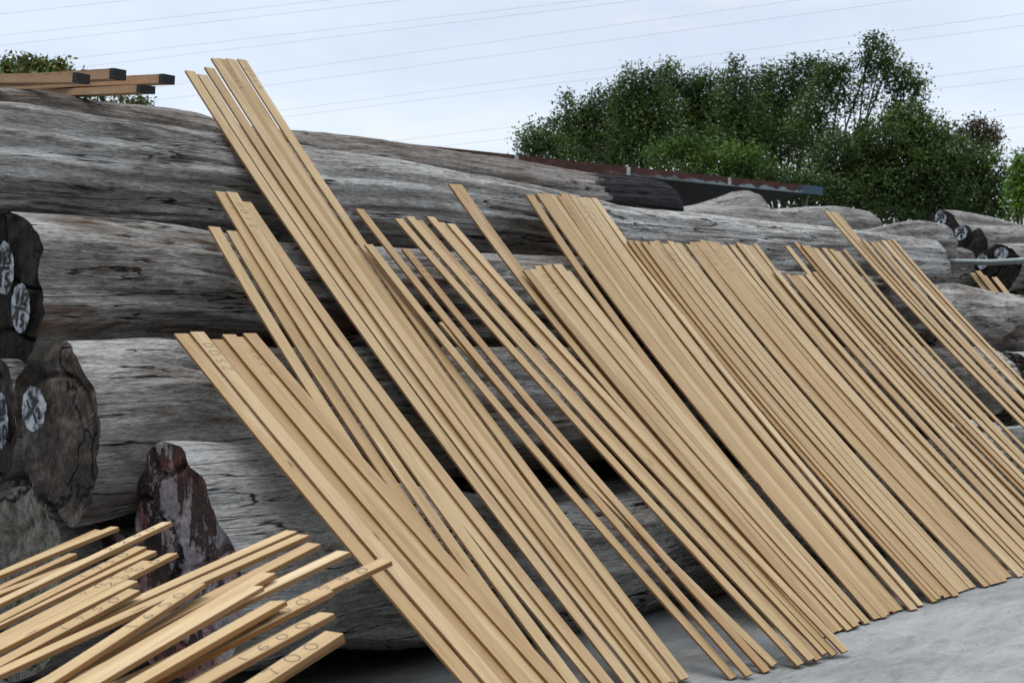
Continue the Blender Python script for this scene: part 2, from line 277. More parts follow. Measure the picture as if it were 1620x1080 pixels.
# ------------------------------------------------------------------ logs
def smooth(a, k):
    for _ in range(k): a = [a[0]] + [(p+2*q+r)/4 for p, q, r in zip(a, a[1:], a[2:])] + [a[-1]]
    return a
def interp(xs, ys, x):
    if x <= xs[0]: return ys[0] + (ys[1]-ys[0])*(x-xs[0])/(xs[1]-xs[0]) if len(xs) > 1 else ys[0]
    if x >= xs[-1]: return ys[-1]
    for i in range(len(xs)-1):
        if xs[i] <= x <= xs[i+1]: return ys[i] + (ys[i+1]-ys[i])*(x-xs[i])/(xs[i+1]-xs[i])
def make_log(name, label, Yc, st, X0, X1, mat, endm=None, seed=1, lobes=0.10, ridge=0.05, du=0.026, nth=190, marks=(), endround=0.0, flutes=0.05, notch=None, group='weathered logs piled in rows', yslope=0.0, knots=0, sq=1.0, endtilt=0.0, rim=None):
    """st: stations (photo x, photo y of the log's upper outline, radius) on the vertical sheet Y = Yc"""
    xs = []; zc = []; rr = []
    for px, yt, r in st:
        p = atY(px, yt, Yc); xs.append(p.x); zc.append(p.z - r); rr.append(r)
    n = max(8, int((X1-X0)/du)); us = [X0 + (X1-X0)*i/n for i in range(n+1)]
    k = max(1, int(0.02/du/du)) if du < 0.1 else 1
    Z = smooth([interp(xs, zc, u) for u in us], min(60, k)); RR = smooth([interp(xs, rr, u) for u in us], min(60, k))
    rng = random.Random(seed); sd_ = seed*17.31
    kn = [(rng.uniform(X0+0.3, X1-0.3), rng.uniform(0, 2*math.pi), rng.uniform(.06, .14), rng.uniform(.015, .045)) for _ in range(knots)]
    root = empty(name, (X0, Yc, 0)); tag(root, label, 'log', group)
    rimr = None
    if rim:                                    # outline of the sawn end, measured on the vertical plane of the cut
        pol = []
        for px_, py_ in rim:
            r_ = ray(px_, py_); P_ = CAM + r_*(X0/r_.x); pol.append((P_.y-Yc, P_.z-Z[0]))
        def hit(th):
            c_, s_ = math.cos(th), math.sin(th); best = 0
            for (a, b), (c2_, d2_) in zip(pol, pol[1:]+pol[:1]):
                ex, ey = c2_-a, d2_-b; den = c_*ey - s_*ex
                if abs(den) < 1e-9: continue
                t_ = (a*ey - b*ex)/den; q_ = (a*s_ - b*c_)/den
                if t_ > 0 and -1e-6 <= q_ <= 1+1e-6: best = max(best, t_)
            return best or RR[0]
        rimr = [hit(2*math.pi*j/nth) for j in range(nth)]
        rimr = [(rimr[j-1]+2*rimr[j]+rimr[(j+1) % nth])/4 for j in range(nth)]
    def rad(u, i, th):
        c, s = math.cos(th), math.sin(th)
        f = 1 + lobes*mnoise.noise(Vector((u*0.35+sd_, c*1.1, s*1.1)))*1.6 + ridge*mnoise.noise(Vector((u*1.1+sd_, c*2.3+5, s*2.3)))
        tw = th + 0.35*mnoise.noise(Vector((u*0.5+sd_, 3, 1)))
        f += flutes*mnoise.noise(Vector((u*0.55+sd_, math.cos(tw)*5.0, math.sin(tw)*5.0)))
        f += 0.018*mnoise.noise(Vector((u*1.9, math.cos(tw)*17+sd_, math.sin(tw)*17))) + 0.010*mnoise.noise(Vector((u*5, math.cos(tw)*38+sd_, math.sin(tw)*38)))
        if du < .03:
            for fq, dp, wd_ in ((5.5, .022, .05), (11.0, .012, .07)):
                g2 = abs(mnoise.noise(Vector((u*0.45+sd_*3+fq, math.cos(tw)*fq, math.sin(tw)*fq)))); f -= dp*max(0, 1-g2/wd_)
            f += 0.007*mnoise.noise(Vector((u*9, math.cos(tw)*60+sd_, math.sin(tw)*60)))
        if du < .1:
            g_ = abs(mnoise.noise(Vector((u*0.20+sd_*2, math.cos(tw)*2.6+9, math.sin(tw)*2.6))))
            f -= 0.085*max(0, 1-g_/0.028) * max(0, min(1, 2+6*mnoise.noise(Vector((u*.6, th, sd_)))))
        if notch:
            for (nx, nth_, nw, nl, nd) in notch:
                dd = abs((th-nth_+math.pi) % (2*math.pi)-math.pi)/nw
                if dd < 1.5: f -= nd*math.exp(-dd*dd*2.2)*(math.exp(-((u-nx)/nl)**2) if u > nx else 1)
        for ku, kt, kw, kh in kn:
            dt = ((th-kt+math.pi) % (2*math.pi)-math.pi)*RR[i]; q = ((u-ku)**2*0.35+dt*dt)/(kw*kw)
            if q < 6: f += kh/RR[i]*math.exp(-q)*(1-0.8*math.exp(-q*6))*1.6
        if endround:
            e_ = min(1, (X1-u)/endround); f *= math.sqrt(max(0.0004, 1-(1-e_)**2.4))
        if rimr:
            w_ = math.exp(-((u-X0)/0.42)**2); j_ = int(round(th/(2*math.pi)*nth)) % nth
            fine_ = 1+0.010*mnoise.noise(Vector((u*1.9, math.cos(th)*17+sd_, math.sin(th)*17)))
            return RR[i]*f*(1-w_) + rimr[j_]*fine_*w_
        return RR[i]*f
    v = []; fc = []
    Rg = []
    for i, u in enumerate(us):
        row = []
        for j in range(nth):
            th = 2*math.pi*j/nth; r = rad(u, i, th); row.append(r)
            du_ = 0.02*mnoise.noise(Vector((th*2, sd_, 1)))+0.02*mnoise.noise(Vector((math.cos(th)*6, sd_, math.sin(th)*6)))
            tl = endtilt*math.sin(th)*RR[i]*max(0, 1-i/12.0)
            v.append((u-X0 + (du_*max(0, 1-i/6.0)) + tl, r*math.cos(th), sq*r*math.sin(th)))
        Rg.append(row)
    ends_ = endround and 1
    off = []
    for i in range(n+1):                       # the outline's crest follows the stations
        tp = max(v[i*nth+j][2] for j in range(nth)); off.append(RR[i]-tp if not (endround and (X1-us[i]) < endround*1.6) else None)
    last = 0
    for i in range(n+1):
        if off[i] is None: off[i] = last
        last = off[i]
    off = smooth(off, 6 if du < .05 else 3)
    for i in range(n+1):
        if rimr: off[i] *= 1-math.exp(-((us[i]-X0)/0.42)**2)
        Z[i] += off[i]
        for j in range(nth): a_ = v[i*nth+j]; v[i*nth+j] = (a_[0], a_[1], a_[2]+Z[i])
    for i in range(n):
        for j in range(nth): fc.append((i*nth+j, i*nth+(j+1) % nth, (i+1)*nth+(j+1) % nth, (i+1)*nth+j))
    fc = [q[::-1] for q in fc]
    mesh('trunk', v, fc, mat, root, True)
    # sawn end (left, facing -X) and plain right end
    def cap(i0, sgn, nm, depth):
        vv = []; ff = []; nr = 30; xm = sum(v[i0*nth+j][0] for j in range(nth))/nth; tilt_ = endtilt if sgn < 0 else 0
        for q in range(nr+1):
            s_ = 1-q/nr
            for j in range(nth):
                th = 2*math.pi*j/nth; b_ = v[i0*nth+j]; y = b_[1]*s_*0.997; z = Z[i0] + (b_[2]-Z[i0])*s_*0.997
                rough = 0.008*mnoise.noise(Vector((y*13, z*13, sd_))) + 0.014*mnoise.noise(Vector((y*3, z*3, sd_+4)))
                d_ = abs(mnoise.noise(Vector((y*2.6+sd_, z*2.6, sd_)))); rough += 0.030*max(0, 1-d_/0.035)
                k_ = max(0.0, 1-q/3.5); xb = xm + tilt_*(z-Z[i0]) ; bx = b_[0]*k_ + xb*(1-k_)
                vv.append((bx - (0 if q == 0 else sgn*rough*min(1, q/3.0)), y, z))
        for q in range(nr):
            for j in range(nth):
                a = (q*nth+j, q*nth+(j+1) % nth, (q+1)*nth+(j+1) % nth, (q+1)*nth+j); ff.append(a if sgn < 0 else a[::-1])
        ff.append(tuple(nr*nth+j for j in range(nth)) if sgn < 0 else tuple(nr*nth+nth-1-j for j in range(nth)))
        return mesh(nm, vv, ff, endm or END_BROWN, root, False)
    if endm: cap(0, -1, 'cut_end', 0.02)
    if not endround: cap(n, 1, 'cut_end', 0.02)
    # painted ovals with brushed numbers: (dy toward viewer-right is -Y), centre (y,z) relative to the axis
    for (mx_, my_, wx_, wy_, lines, rot) in marks:
        r0 = ray(mx_, my_); t0 = X0/r0.x; P0 = CAM + r0*t0; cy = P0.y-Yc; cz = P0.z-Z[0]
        ry = wx_/(FPX*(0.748*r0.dot(FW)+0.664*r0.dot(RT))/t0); rz = wy_/FPX*t0
        vv = [(0, 0, 0)]; M_ = 110; r_ = random.Random(seed+int(cy*100))
        for j in range(M_):
            th = 2*math.pi*j/M_; q = 1+0.09*mnoise.noise(Vector((math.cos(th)*3, math.sin(th)*3, cy*9)))+0.05*mnoise.noise(Vector((math.cos(th)*11, math.sin(th)*11, cy*9)))+r_.uniform(-.025, .02)
            vv.append((0, ry*q*math.cos(th), rz*q*math.sin(th)))
        ff = [(0, 1+(j+1) % M_, 1+j) for j in range(M_)]
        o = mesh('painted_oval', vv, ff, WHITE, root); o.location = (-0.035, cy, Z[0]+cz)
        mb = MB(); ribbon.n = Vector((1, 0, 0)); hh = rz*0.52
        def put(txt, zz, h):
            ss, wd = strokes(txt, h, 0.62 if len(txt) > 2 else 0.75, r_, 0.15)
            for stt in ss:
                pts = []
                for a, b_ in stt:
                    # text reads toward -Y (the viewer's right)
                    A = (a - wd*0.45)*min(1.0, ry*1.5/max(wd, 1e-3)); Bz = b_ + zz
                    ca, sa = math.cos(rot), math.sin(rot); pts.append(Vector((-0.004, -(A*ca - Bz*sa), A*sa + Bz*ca)))
                ribbon(mb, pts, 0.013 if rz > .09 else 0.011)
        if len(lines) == 2:
            put(lines[0], rz*0.14, hh); put(lines[1], -rz*0.72, hh)
            ca, sa = math.cos(rot), math.sin(rot); ribbon(mb, [Vector((-0.004, -(a*ca), a*sa)) for a in (-ry*.6, -ry*.2, ry*.2, ry*.62)], 0.014)
        else: put(lines[0], -rz*0.4, rz*0.8)
        mb.build('brushed_number', INK, o)
    return root

make_log('log', 'thick grey top row log in front, with long wavy cracks, which the tallest planks cross', 6.48,
    [(-300,150,.34),(0,158,.345),(80,172,.34),(150,186,.335),(250,198,.33),(360,214,.325),(480,232,.32),(560,243,.315),(640,255,.31),(700,266,.31),(780,283,.30),(860,303,.30),(960,325,.29),(1100,337,.28),(1200,349,.27),(1300,357,.26),(1366,365,.255),(1450,377,.25),(1500,386,.245)],
    2.2, 13.7, log_mat('silvery_top_log', light=(0.66, 0.645, 0.62), mid=(0.40, 0.375, 0.35), dark=(0.06, 0.05, 0.045), brown=0.22), None, 3, lobes=.08, ridge=.07, flutes=.10, knots=9)
make_log('log', 'long log behind the front top log, charred black at its right tip', 7.08,
    [(-300,135,.3),(0,139,.30),(60,142,.30),(108,149,.30),(120,158,.29),(200,165,.29),(300,176,.29),(345,196,.28),(460,207,.28),(560,216,.28),(650,231,.28),(720,240,.275),(800,250,.27),(900,268,.265),(950,275,.26),(1000,280,.26),(1050,286,.25),(1085,296,.24)],
    2.4, 10.05, log_mat('charred_tip_log', light=(0.38, 0.35, 0.32), mid=(0.22, 0.19, 0.165), brown=0.45, char=6.42), None, 5, endround=.35, knots=6)
make_log('log', 'grey brown log of the second row whose black end bears two white ovals', 5.98,
    [(20,333,.345),(68,336,.345),(180,346,.335),(250,352,.335),(320,363,.33),(450,384,.325),(600,391,.31),(700,397,.305),(830,403,.30),(1000,410,.29),(1400,440,.28)],
    3.29, 12.2, LOGM_BROWN, END_BLACK, 7, rim=[(20,335),(45,350),(64,375),(68,395),(63,420),(61,450),(68,490),(69,520),(56,548),(36,575),(10,598),(-20,600),(-45,560),(-62,500),(-62,430),(-50,370),(-20,340)], lobes=.10, flutes=.12, knots=10,
    marks=[(18, 425, 15, 42, ('113', '15'), 0.0), (44, 488, 15, 39, ('112', '15'), -0.12)])
make_log('log', 'split grey log of the third row with a dirty end bearing one smeared white oval', 5.40,
    [(60,539,.40),(100,540,.395),(160,541,.38),(230,533,.37),(275,534,.36),(300,545,.355),(400,550,.35),(600,549,.34),(1000,549,.33),(1500,549,.31)],
    3.17, 12.6, LOGM, END_BROWN, 11, lobes=.11, flutes=.09, rim=[(100,540),(122,560),(140,600),(152,640),(156,690),(153,740),(148,785),(135,815),(112,836),(95,815),(82,792),(62,788),(50,765),(38,745),(28,700),(24,650),(28,600),(40,580),(68,572),(72,552),(85,541)], knots=7,
    marks=[(65, 646, 19, 35, ('13', '12'), 0.75)])
make_log('log', 'bleached twisted log at the bottom left with a cracked red and white painted end', 4.86,
    [(240,699,.48),(290,698,.48),(330,703,.47),(360,707,.46),(420,708,.44),(480,716,.42),(600,760,.40),(900,800,.36),(1500,690,.34)],
    3.36, 13.0, LOGM_PALE, END_RED, 13, lobes=.10, flutes=.10, ridge=.05, rim=[(262,698),(280,704),(294,722),(312,745),(325,768),(333,800),(346,820),(362,842),(375,880),(382,930),(385,985),(375,1030),(345,1060),(290,1075),(240,1050),(222,1000),(218,950),(220,900),(214,850),(213,800),(219,762),(228,735),(238,710),(250,699)], knots=9)
make_log('log', 'log end at the left edge behind the split log, with tall white oval', 6.12,
    [(-80,560,.33),(300,560,.33)], 3.22, 13.2, LOGM, END_BROWN, 17, rim=[(0,565),(15,575),(24,620),(26,680),(27,725),(15,745),(2,765),(-25,750),(-45,700),(-50,640),(-30,580)], lobes=.14, du=.06, nth=80, marks=[(13, 664, 11, 44, ('113', '10'), 0.25)])
make_log('log', 'pale sawn log end at the lower left corner, above the loose plank ends', 5.80,
    [(-40,800,.40),(300,800,.40)], 3.20, 13.2, LOGM_FAR, END_PALE, 19, rim=[(0,778),(25,768),(45,770),(60,785),(75,800),(88,820),(94,850),(96,900),(96,960),(88,1020),(60,1065),(20,1080),(-30,1050),(-60,900),(-30,800)], lobes=.08, du=.06, nth=90)
make_log('log', 'small reddish log end squeezed low between the pale end and the red painted end', 5.33,
    [(100,838,.22),(400,830,.22)], 3.42, 13.0, LOGM, END_RED, 23, lobes=.1, du=.06, nth=80)
make_log('log', 'brown grey log of the second row at the right edge, beyond the plank sheet', 5.98,
    [(1380,440,.32),(1480,450,.32),(1500,447,.32),(1540,456,.33),(1620,472,.34),(1750,470,.34)], 12.45, 24, LOGM_BROWN, END_BROWN, 29, lobes=.08, knots=4, du=.05, nth=96)
make_log('log', 'grey log of the third row seen only as a sliver at the right edge', 5.38,
    [(1400,556,.34),(1700,556,.34)], 12.9, 24, LOGM, END_BROWN, 31, du=.08, nth=72)
make_log('log', 'grey log under the right edge of the pile, resting on the yard behind the planks', 4.86,
    [(1400,660,.40),(1700,660,.40)], 13.3, 24, LOGM, END_BROWN, 37, du=.1, nth=64)
make_log('log', 'grey log buried deep in the pile behind the two white ovals log', 6.66, [(-200,360,.32),(800,420,.30)], 3.6, 12.5, LOGM, END_BROWN, 41, du=.1, nth=64)
make_log('log', 'rounded pale log heaped highest right of the charred tip', 7.75,
    [(1040,334,.24),(1095,324,.26),(1130,314,.28),(1160,303,.30),(1190,298,.31),(1220,299,.31)], 10.6, 12.5, LOGM_FAR, None, 43, endround=.5, du=.06, nth=80)
make_log('log', 'pale log lying behind the top log just left of the tall right planks', 7.30,
    [(1060,330,.24),(1100,324,.25),(1180,326,.25),(1225,329,.25),(1262,333,.25),(1290,338,.2)], 9.9, 12.2, LOGM_FAR, None, 47, endround=.3, du=.06, nth=80)
make_log('log', 'pale rounded log behind the top log and crossed by the tall right planks', 7.55,
    [(1200,332,.25),(1262,328,.27),(1300,325,.28),(1340,330,.27),(1390,336,.26),(1420,344,.2)], 12.0, 14.5, LOGM_FAR, None, 53, endround=.3, du=.06, nth=80)
make_log('log', 'pale twisted log behind the right end of the top log', 7.0,
    [(1300,378,.2),(1366,364,.22),(1420,352,.25),(1450,348,.26),(1480,352,.27),(1508,361,.26)], 12.2, 15.2, LOGM_FAR, None, 59, endround=.35, du=.05, nth=90, flutes=.14)
FARG = 'log ends of the far pile'
make_log('log', 'topmost log of the far pile at the right, tapering away with a white daubed end', 7.45,
    [(1490,331,.215),(1520,333,.21),(1560,341,.20),(1620,357,.17),(1750,385,.14)], 16.15, 27, LOGM_FAR, END_FAR, 61, du=.12, nth=64, marks=[(1490, 346, 9, 13, ('112', '8'), .0)], group=FARG, knots=2)
make_log('log', 'heart shaped log end in the far pile, white daub on its left lobe', 7.02,
    [(1533,356,.235),(1620,357,.23),(1800,360,.22)], 15.95, 27, LOGM_FAR, END_FAR, 67, du=.1, nth=72, notch=[(16, 1.75, .28, .3, .30)], marks=[(1522, 369, 10, 11, ('113', '8'), .1)], group=FARG)
make_log('log', 'black far log end crossed by the grey pipe, with two white daubs', 6.55,
    [(1572,385,.26),(1700,385,.26)], 15.65, 27, LOGM_FAR, END_BLACK, 71, du=.12, nth=64, marks=[(1586, 401, 11, 9, ('11',), .4), (1556, 414, 9, 12, ('12',), .0)], group=FARG)
make_log('log', 'brown far log end half hidden behind the right end of the top log', 7.25,
    [(1515,393,.22),(1700,393,.22)], 16.4, 26, LOGM_FAR, END_BROWN, 73, du=.15, nth=56, group=FARG)
make_log('log', 'mossy pale log end under the grey pipe, left of the short far planks', 6.85,
    [(1520,428,.20),(1700,428,.20)], 15.9, 26, LOGM_FAR, END_PALE, 77, du=.15, nth=56, group=FARG)
make_log('log', 'lowest black log end of the far pile at the right edge, with a white oval', 6.38,
    [(1605,428,.22),(1800,430,.22)], 16.3, 26, LOGM, END_BLACK, 79, du=.15, nth=56, marks=[(1616, 447, 8, 10, ('11', '2'), .0)], group=FARG)
make_log('log', 'dark log of the far pile behind the short far planks', 6.75,
    [(1570,440,.26),(1800,440,.26)], 16.1, 26, LOGM, END_BLACK, 83, du=.15, nth=56, group=FARG)

make_log('log', 'dark log low behind the right end of the top log, nearly hidden', 7.15, [(1400,388,.26),(1800,400,.26)], 13.2, 26, LOGM, END_BROWN, 89, du=.15, nth=56, group=FARG)
for yc_, zt_, r_, sd_i in ((6.62, 1.36, .44, 101), (7.25, .95, .46, 103), (7.35, 1.85, .42, 107), (6.55, .52, .26, 109)):
    px_ = 400; tt_ = yc_/ray(px_, 540).y; py_ = 540-(zt_-CAMZ)/tt_*FPX
    make_log('log', {101: 'third row log buried in the heart of the pile', 103: 'lowest log at the very back of the pile', 107: 'log at the back of the pile under the charred tip log', 109: 'thin log at the bottom of the pile interior'}[sd_i], yc_,
        [(px_, py_, r_), (900, 540-(zt_-CAMZ)/(yc_/ray(900, 540).y)*FPX, r_)], 3.6, 13.4, LOGM, END_BROWN, sd_i, du=.12, nth=56)
# ------------------------------------------------------------------ planks
TH = 0.0135
PG = 'tan planks leaning on the logs'
prng = random.Random(4)
def plank(A, B, wd, label, group=PG, n_hint=None, sag=0.0, mark=None, lift=0.0, th=TH, name='plank', mat=None, markoff=0.10, bow=0.0, twist=0.0):
    """board from its foot A to its end B (both on the centre line of the back face)"""
    A = Vector(A); B = Vector(B); d = B-A; Ln = d.length; xd = d.normalized()
    nh = Vector(n_hint) if n_hint is not None else Vector((0, -1, 1)); yd = nh.cross(xd).normalized(); zd = xd.cross(yd)
    M_ = Matrix((xd, yd, zd)).transposed().to_4x4(); M_.translation = A + zd*lift
    seg = 18; ch = 0.0016; v = []; f = []; h = wd/2
    prof = [(-h+ch, 0), (h-ch, 0), (h, ch), (h, th-ch), (h-ch, th), (-h+ch, th), (-h, th-ch), (-h, ch)]
    def defl(s): return -sag*4*s*(1-s)*(1+0.35*(s-0.5)), bow*4*s*(1-s)
    for i in range(seg+1):
        s = i/seg; dz, dy = defl(s); a = twist*(s-.3)
        for (y, z) in prof:
            v.append((s*Ln, dy + y*math.cos(a) - z*math.sin(a), dz + z*math.cos(a) + y*math.sin(a)))
    for i in range(seg):
        for k in range(8): f.append((i*8+k, i*8+(k+1) % 8, (i+1)*8+(k+1) % 8, (i+1)*8+k))
    f = [q[::-1] for q in f]; f.append(tuple(range(8))); f.append(tuple(seg*8+7-k for k in range(8)))
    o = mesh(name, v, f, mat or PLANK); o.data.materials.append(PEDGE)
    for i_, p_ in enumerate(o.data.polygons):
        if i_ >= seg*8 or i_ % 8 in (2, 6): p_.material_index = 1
    o.matrix_world = M_; tag(o, label, 'plank' if name == 'plank' else 'beam', group)
    if mark:
        hh = wd*(0.80 if markoff == .05 else .68); ss, tw = strokes(mark, hh, 1.3 if markoff == .05 else 1.1, prng, 0.1); ribbon.n = Vector((0, 0, 1)); st0 = Ln - markoff*0.6 - tw
        for stt in ss:
            pts = []
            for a, b_ in stt:
                s = (st0+a*1.0)/Ln; dz, dy = defl(s); an = twist*(s-.3); y = b_-hh/2
                pts.append(Vector((s*Ln, dy + y*math.cos(an), dz + th + 0.0008 + y*math.sin(an))))
            mb = MB(); ribbon(mb, pts, 0.0024); mb.build('pencil_digit', PENCIL, o)
    return o
ORD = ['first','second','third','fourth','fifth','sixth','seventh','eighth','ninth','tenth','eleventh','twelfth','thirteenth','fourteenth','fifteenth','sixteenth','seventeenth','eighteenth','nineteenth','twentieth','twenty-first']
def foot_at(px, py, px2, py2, Yf):
    """extend the picture line (px,py)-(px2,py2) until it meets the yard at Y = Yf"""
    lo, hi = 0.3, 4.0
    for _ in range(50):
        mdl = (lo+hi)/2; y = py+(py2-py)*mdl
        if y < 560: lo = mdl; continue
        q = ground(px+(px2-px)*mdl, y)
        if q.y > Yf: lo = mdl
        else: hi = mdl
    mdl = (lo+hi)/2; return ground(px+(px2-px)*mdl, py+(py2-py)*mdl)
W0 = 0.062
def lean(T, Fq, label, wd=W0, **kw):
    """T: upper left corner of the face, Fq: lower left corner on the yard"""
    sh = Vector((wd/2, 0, 0)); back = Vector((0, .7071, -.7071))*TH
    B = T + sh + back; A = Fq + sh; A.z = 0.001
    return plank(A, B, wd, label, **kw)
LBL = {
 'G1': 'plank {o} from left in the lowest leftmost bundle',
 'G2': 'plank {o} from left in the bundle left of the tallest planks',
 'G3': '{o} from left of the seven tallest planks against the sky',
 'G4': 'plank {o} from left of four loose ones right of the tallest',
 'G5': 'plank {o} from left in the gappy fan of six, feet sticking out farthest',
 'G6': 'plank {o} from left of the pair alone against the top log',
 'G7': 'plank {o} from left in the low step right of the lone pair',
 'G8': 'plank {o} from left in the high bundle starting the wide sheet',
 'G9': 'plank {o} from left along the level top of the wide sheet',
 'G10': 'plank {o} from left in the dip right of the level sheet',
 'G11': 'plank {o} from left in the row just right of the dip',
 'G12': 'plank {o} from left in the tall right bundle overlapping pale logs',
 'G13': 'plank {o} from left in the last bundle at the top log end'}
def lab(gk, i, mark=None): return LBL[gk].format(o=ORD[i]) + (', pencilled ' + mark if mark else '')
# G3 (tallest)
G3t = [(293,111),(313,117),(322,109),(331,98),(342,95),(358,92),(374,96)]; G3b = [984,1010,1022,1033,1044,1053,1071]; lay = [0, 0, 1, 2, 1, 0, 1]
for i, ((px, py), bx) in enumerate(zip(G3t, G3b)):
    mk = {4: '4400', 6: '4400'}.get(i)
    lean(onlean(px, py), foot_at(px, py, bx, 1080, 3.60), lab('G3', i, mk), sag=.062+.004*(i % 2), lift=lay[i]*TH*1.05, mark=mk, wd=.067)
# G1
G1t = [(272.5,536),(296,537),(331,545),(347,541),(362,541),(380,539)]; G1b = [719,748,776,799,822,848]; lay = [2, 3, 2, 3, 2, 3]
for i, ((px, py), bx) in enumerate(zip(G1t, G1b)):
    mk = {1: '2500', 4: '2500'}.get(i)
    lean(onlean(px, py), foot_at(px, py, bx, 1080, 3.02), lab('G1', i, mk), sag=.015, lift=lay[i]*TH, mark=mk, wd=.073)
# G2
G2 = [(330,358,800,0),(357,368,828,1),(337,309,852,2),(353,313,880,3),(365,334,934,0),(379,322,945,1)]
for i, (px, py, bx, ly) in enumerate(G2):
    mk = {3: '2100'}.get(i)
    lean(onlean(px, py), foot_at(px, py, bx, 1080, 3.42), lab('G2', i, mk), sag=.045, lift=ly*TH, mark=mk, wd=.068)
# G4
G4 = [(577,386,1153,1076,0),(561,333,1175,1075,1),(636,393,1206,1066,0),(692,512,1215,1058,1)]
for i, (px, py, fx, fy, ly) in enumerate(G4):
    mk = {2: '2800'}.get(i)
    lean(onlean(px, py), ground(fx, fy), lab('G4', i, mk), sag=.03, lift=ly*TH, mark=mk, wd=.060)
# G5
G5 = [(623,348,1256,1058),(639,348,1271,1053),(655,351,1285,1050),(672,348,1293,1043),(690,354,1311,1042),(704,359,1325,1040)]
for i, (px, py, fx, fy) in enumerate(G5):
    lean(onlean(px, py), ground(fx, fy), lab('G5', i), sag=.02, lift=(i % 2)*TH + TH, wd=.063)
# the sheet: tops traced, feet straight below along the foot line
def sheet(gk, tops, footX=None, Yf=3.62, sag=.05, marks={}, lay0=0, jit=.010, slope=0.0):
    TX = [onlean(*tp[:2]).x for tp in tops]
    prev = -9; ly = 0; pw = W0
    for i, tp in enumerate(tops):
        px, py = tp[:2]; T = onlean(px, py)
        fx = footX[i] if footX else T.x + prng.uniform(-jit, jit)+slope
        Fq = Vector((fx, Yf + prng.uniform(-.03, .03), 0))
        gap = TX[i+1]-T.x if i+1 < len(TX) else W0
        wd = min(.082, max(W0, gap-.001+prng.uniform(-.004, .002)))
        ly = ly+1 if T.x-prev < pw-.004 and ly < 2 else (0 if T.x-prev >= pw-.004 else ly-1)
        if ly < 0: ly = 1
        pw = wd
        prev = T.x; mk = marks.get(i)
        lean(T, Fq, lab(gk, i, mk), sag=sag+prng.uniform(-.008, .008), lift=(ly+lay0)*TH*1.03 + prng.uniform(0, .004), mark=mk, bow=prng.uniform(-.014, .014), wd=wd, twist=prng.uniform(-.06, .06))
sheet('G6', [(709,291),(720,291)], footX=[6.40, 6.475], sag=.06)
sheet('G7', [(827,427),(837,426),(845,420),(856,422),(863,418),(873,420),(893,428)], footX=[6.53,6.59,6.64,6.70,6.74,6.80,6.86], sag=.03, marks={2: '2500'})
sheet('G8', [(832,308),(848,306),(860,306),(871,309),(880,312),(886,306),(900,308),(913,311),(924,312),(935,313)], footX=[6.86,6.99,7.06,7.12,7.17,7.22,7.30,7.37,7.44,7.51], marks={4: '1500', 6: '1500', 7: '1500'}, sag=.055)
sheet('G9', [(992,380),(1001,383),(1011,387),(1019,387),(1026,382),(1034,380),(1046,385),(1055,381),(1067,384),(1084,386),(1090,383),(1099,383),(1107,380),(1118,382),(1128,383),(1140,387),(1153,387),(1164,384),(1173,386),(1182,388),(1191,386)], marks={5: '1800', 6: '1500', 11: '1800', 13: '1500'})
sheet('G10', [(1222,429),(1241,434),(1251,437),(1260,436),(1272,435),(1284,431)], lay0=.5, slope=.02, sag=.03)
sheet('G11', [(1240,391),(1254,385),(1264,392),(1273,390),(1284,394),(1298,394),(1309,396),(1319,399),(1331,396)], lay0=1, slope=.03)
sheet('G12', [(1304,334),(1313,335),(1321,336),(1361,380)], slope=0.02)
sheet('G13', [(1376,382),(1385,383),(1394,380),(1402,379),(1410,378)], slope=0.02)
# far stub planks standing behind the right-hand log
for i, (px, py) in enumerate([(1537,433),(1545,431),(1555,437),(1571,441)]):
    T = atT(px, py, 15.3); F_ = atT(px+42, py+52, 15.0)
    plank(F_, T, .075, 'short plank, %s from left of four poking up behind the right edge log' % ORD[i], n_hint=(-.4, -1, .6), lift=i % 2*TH)

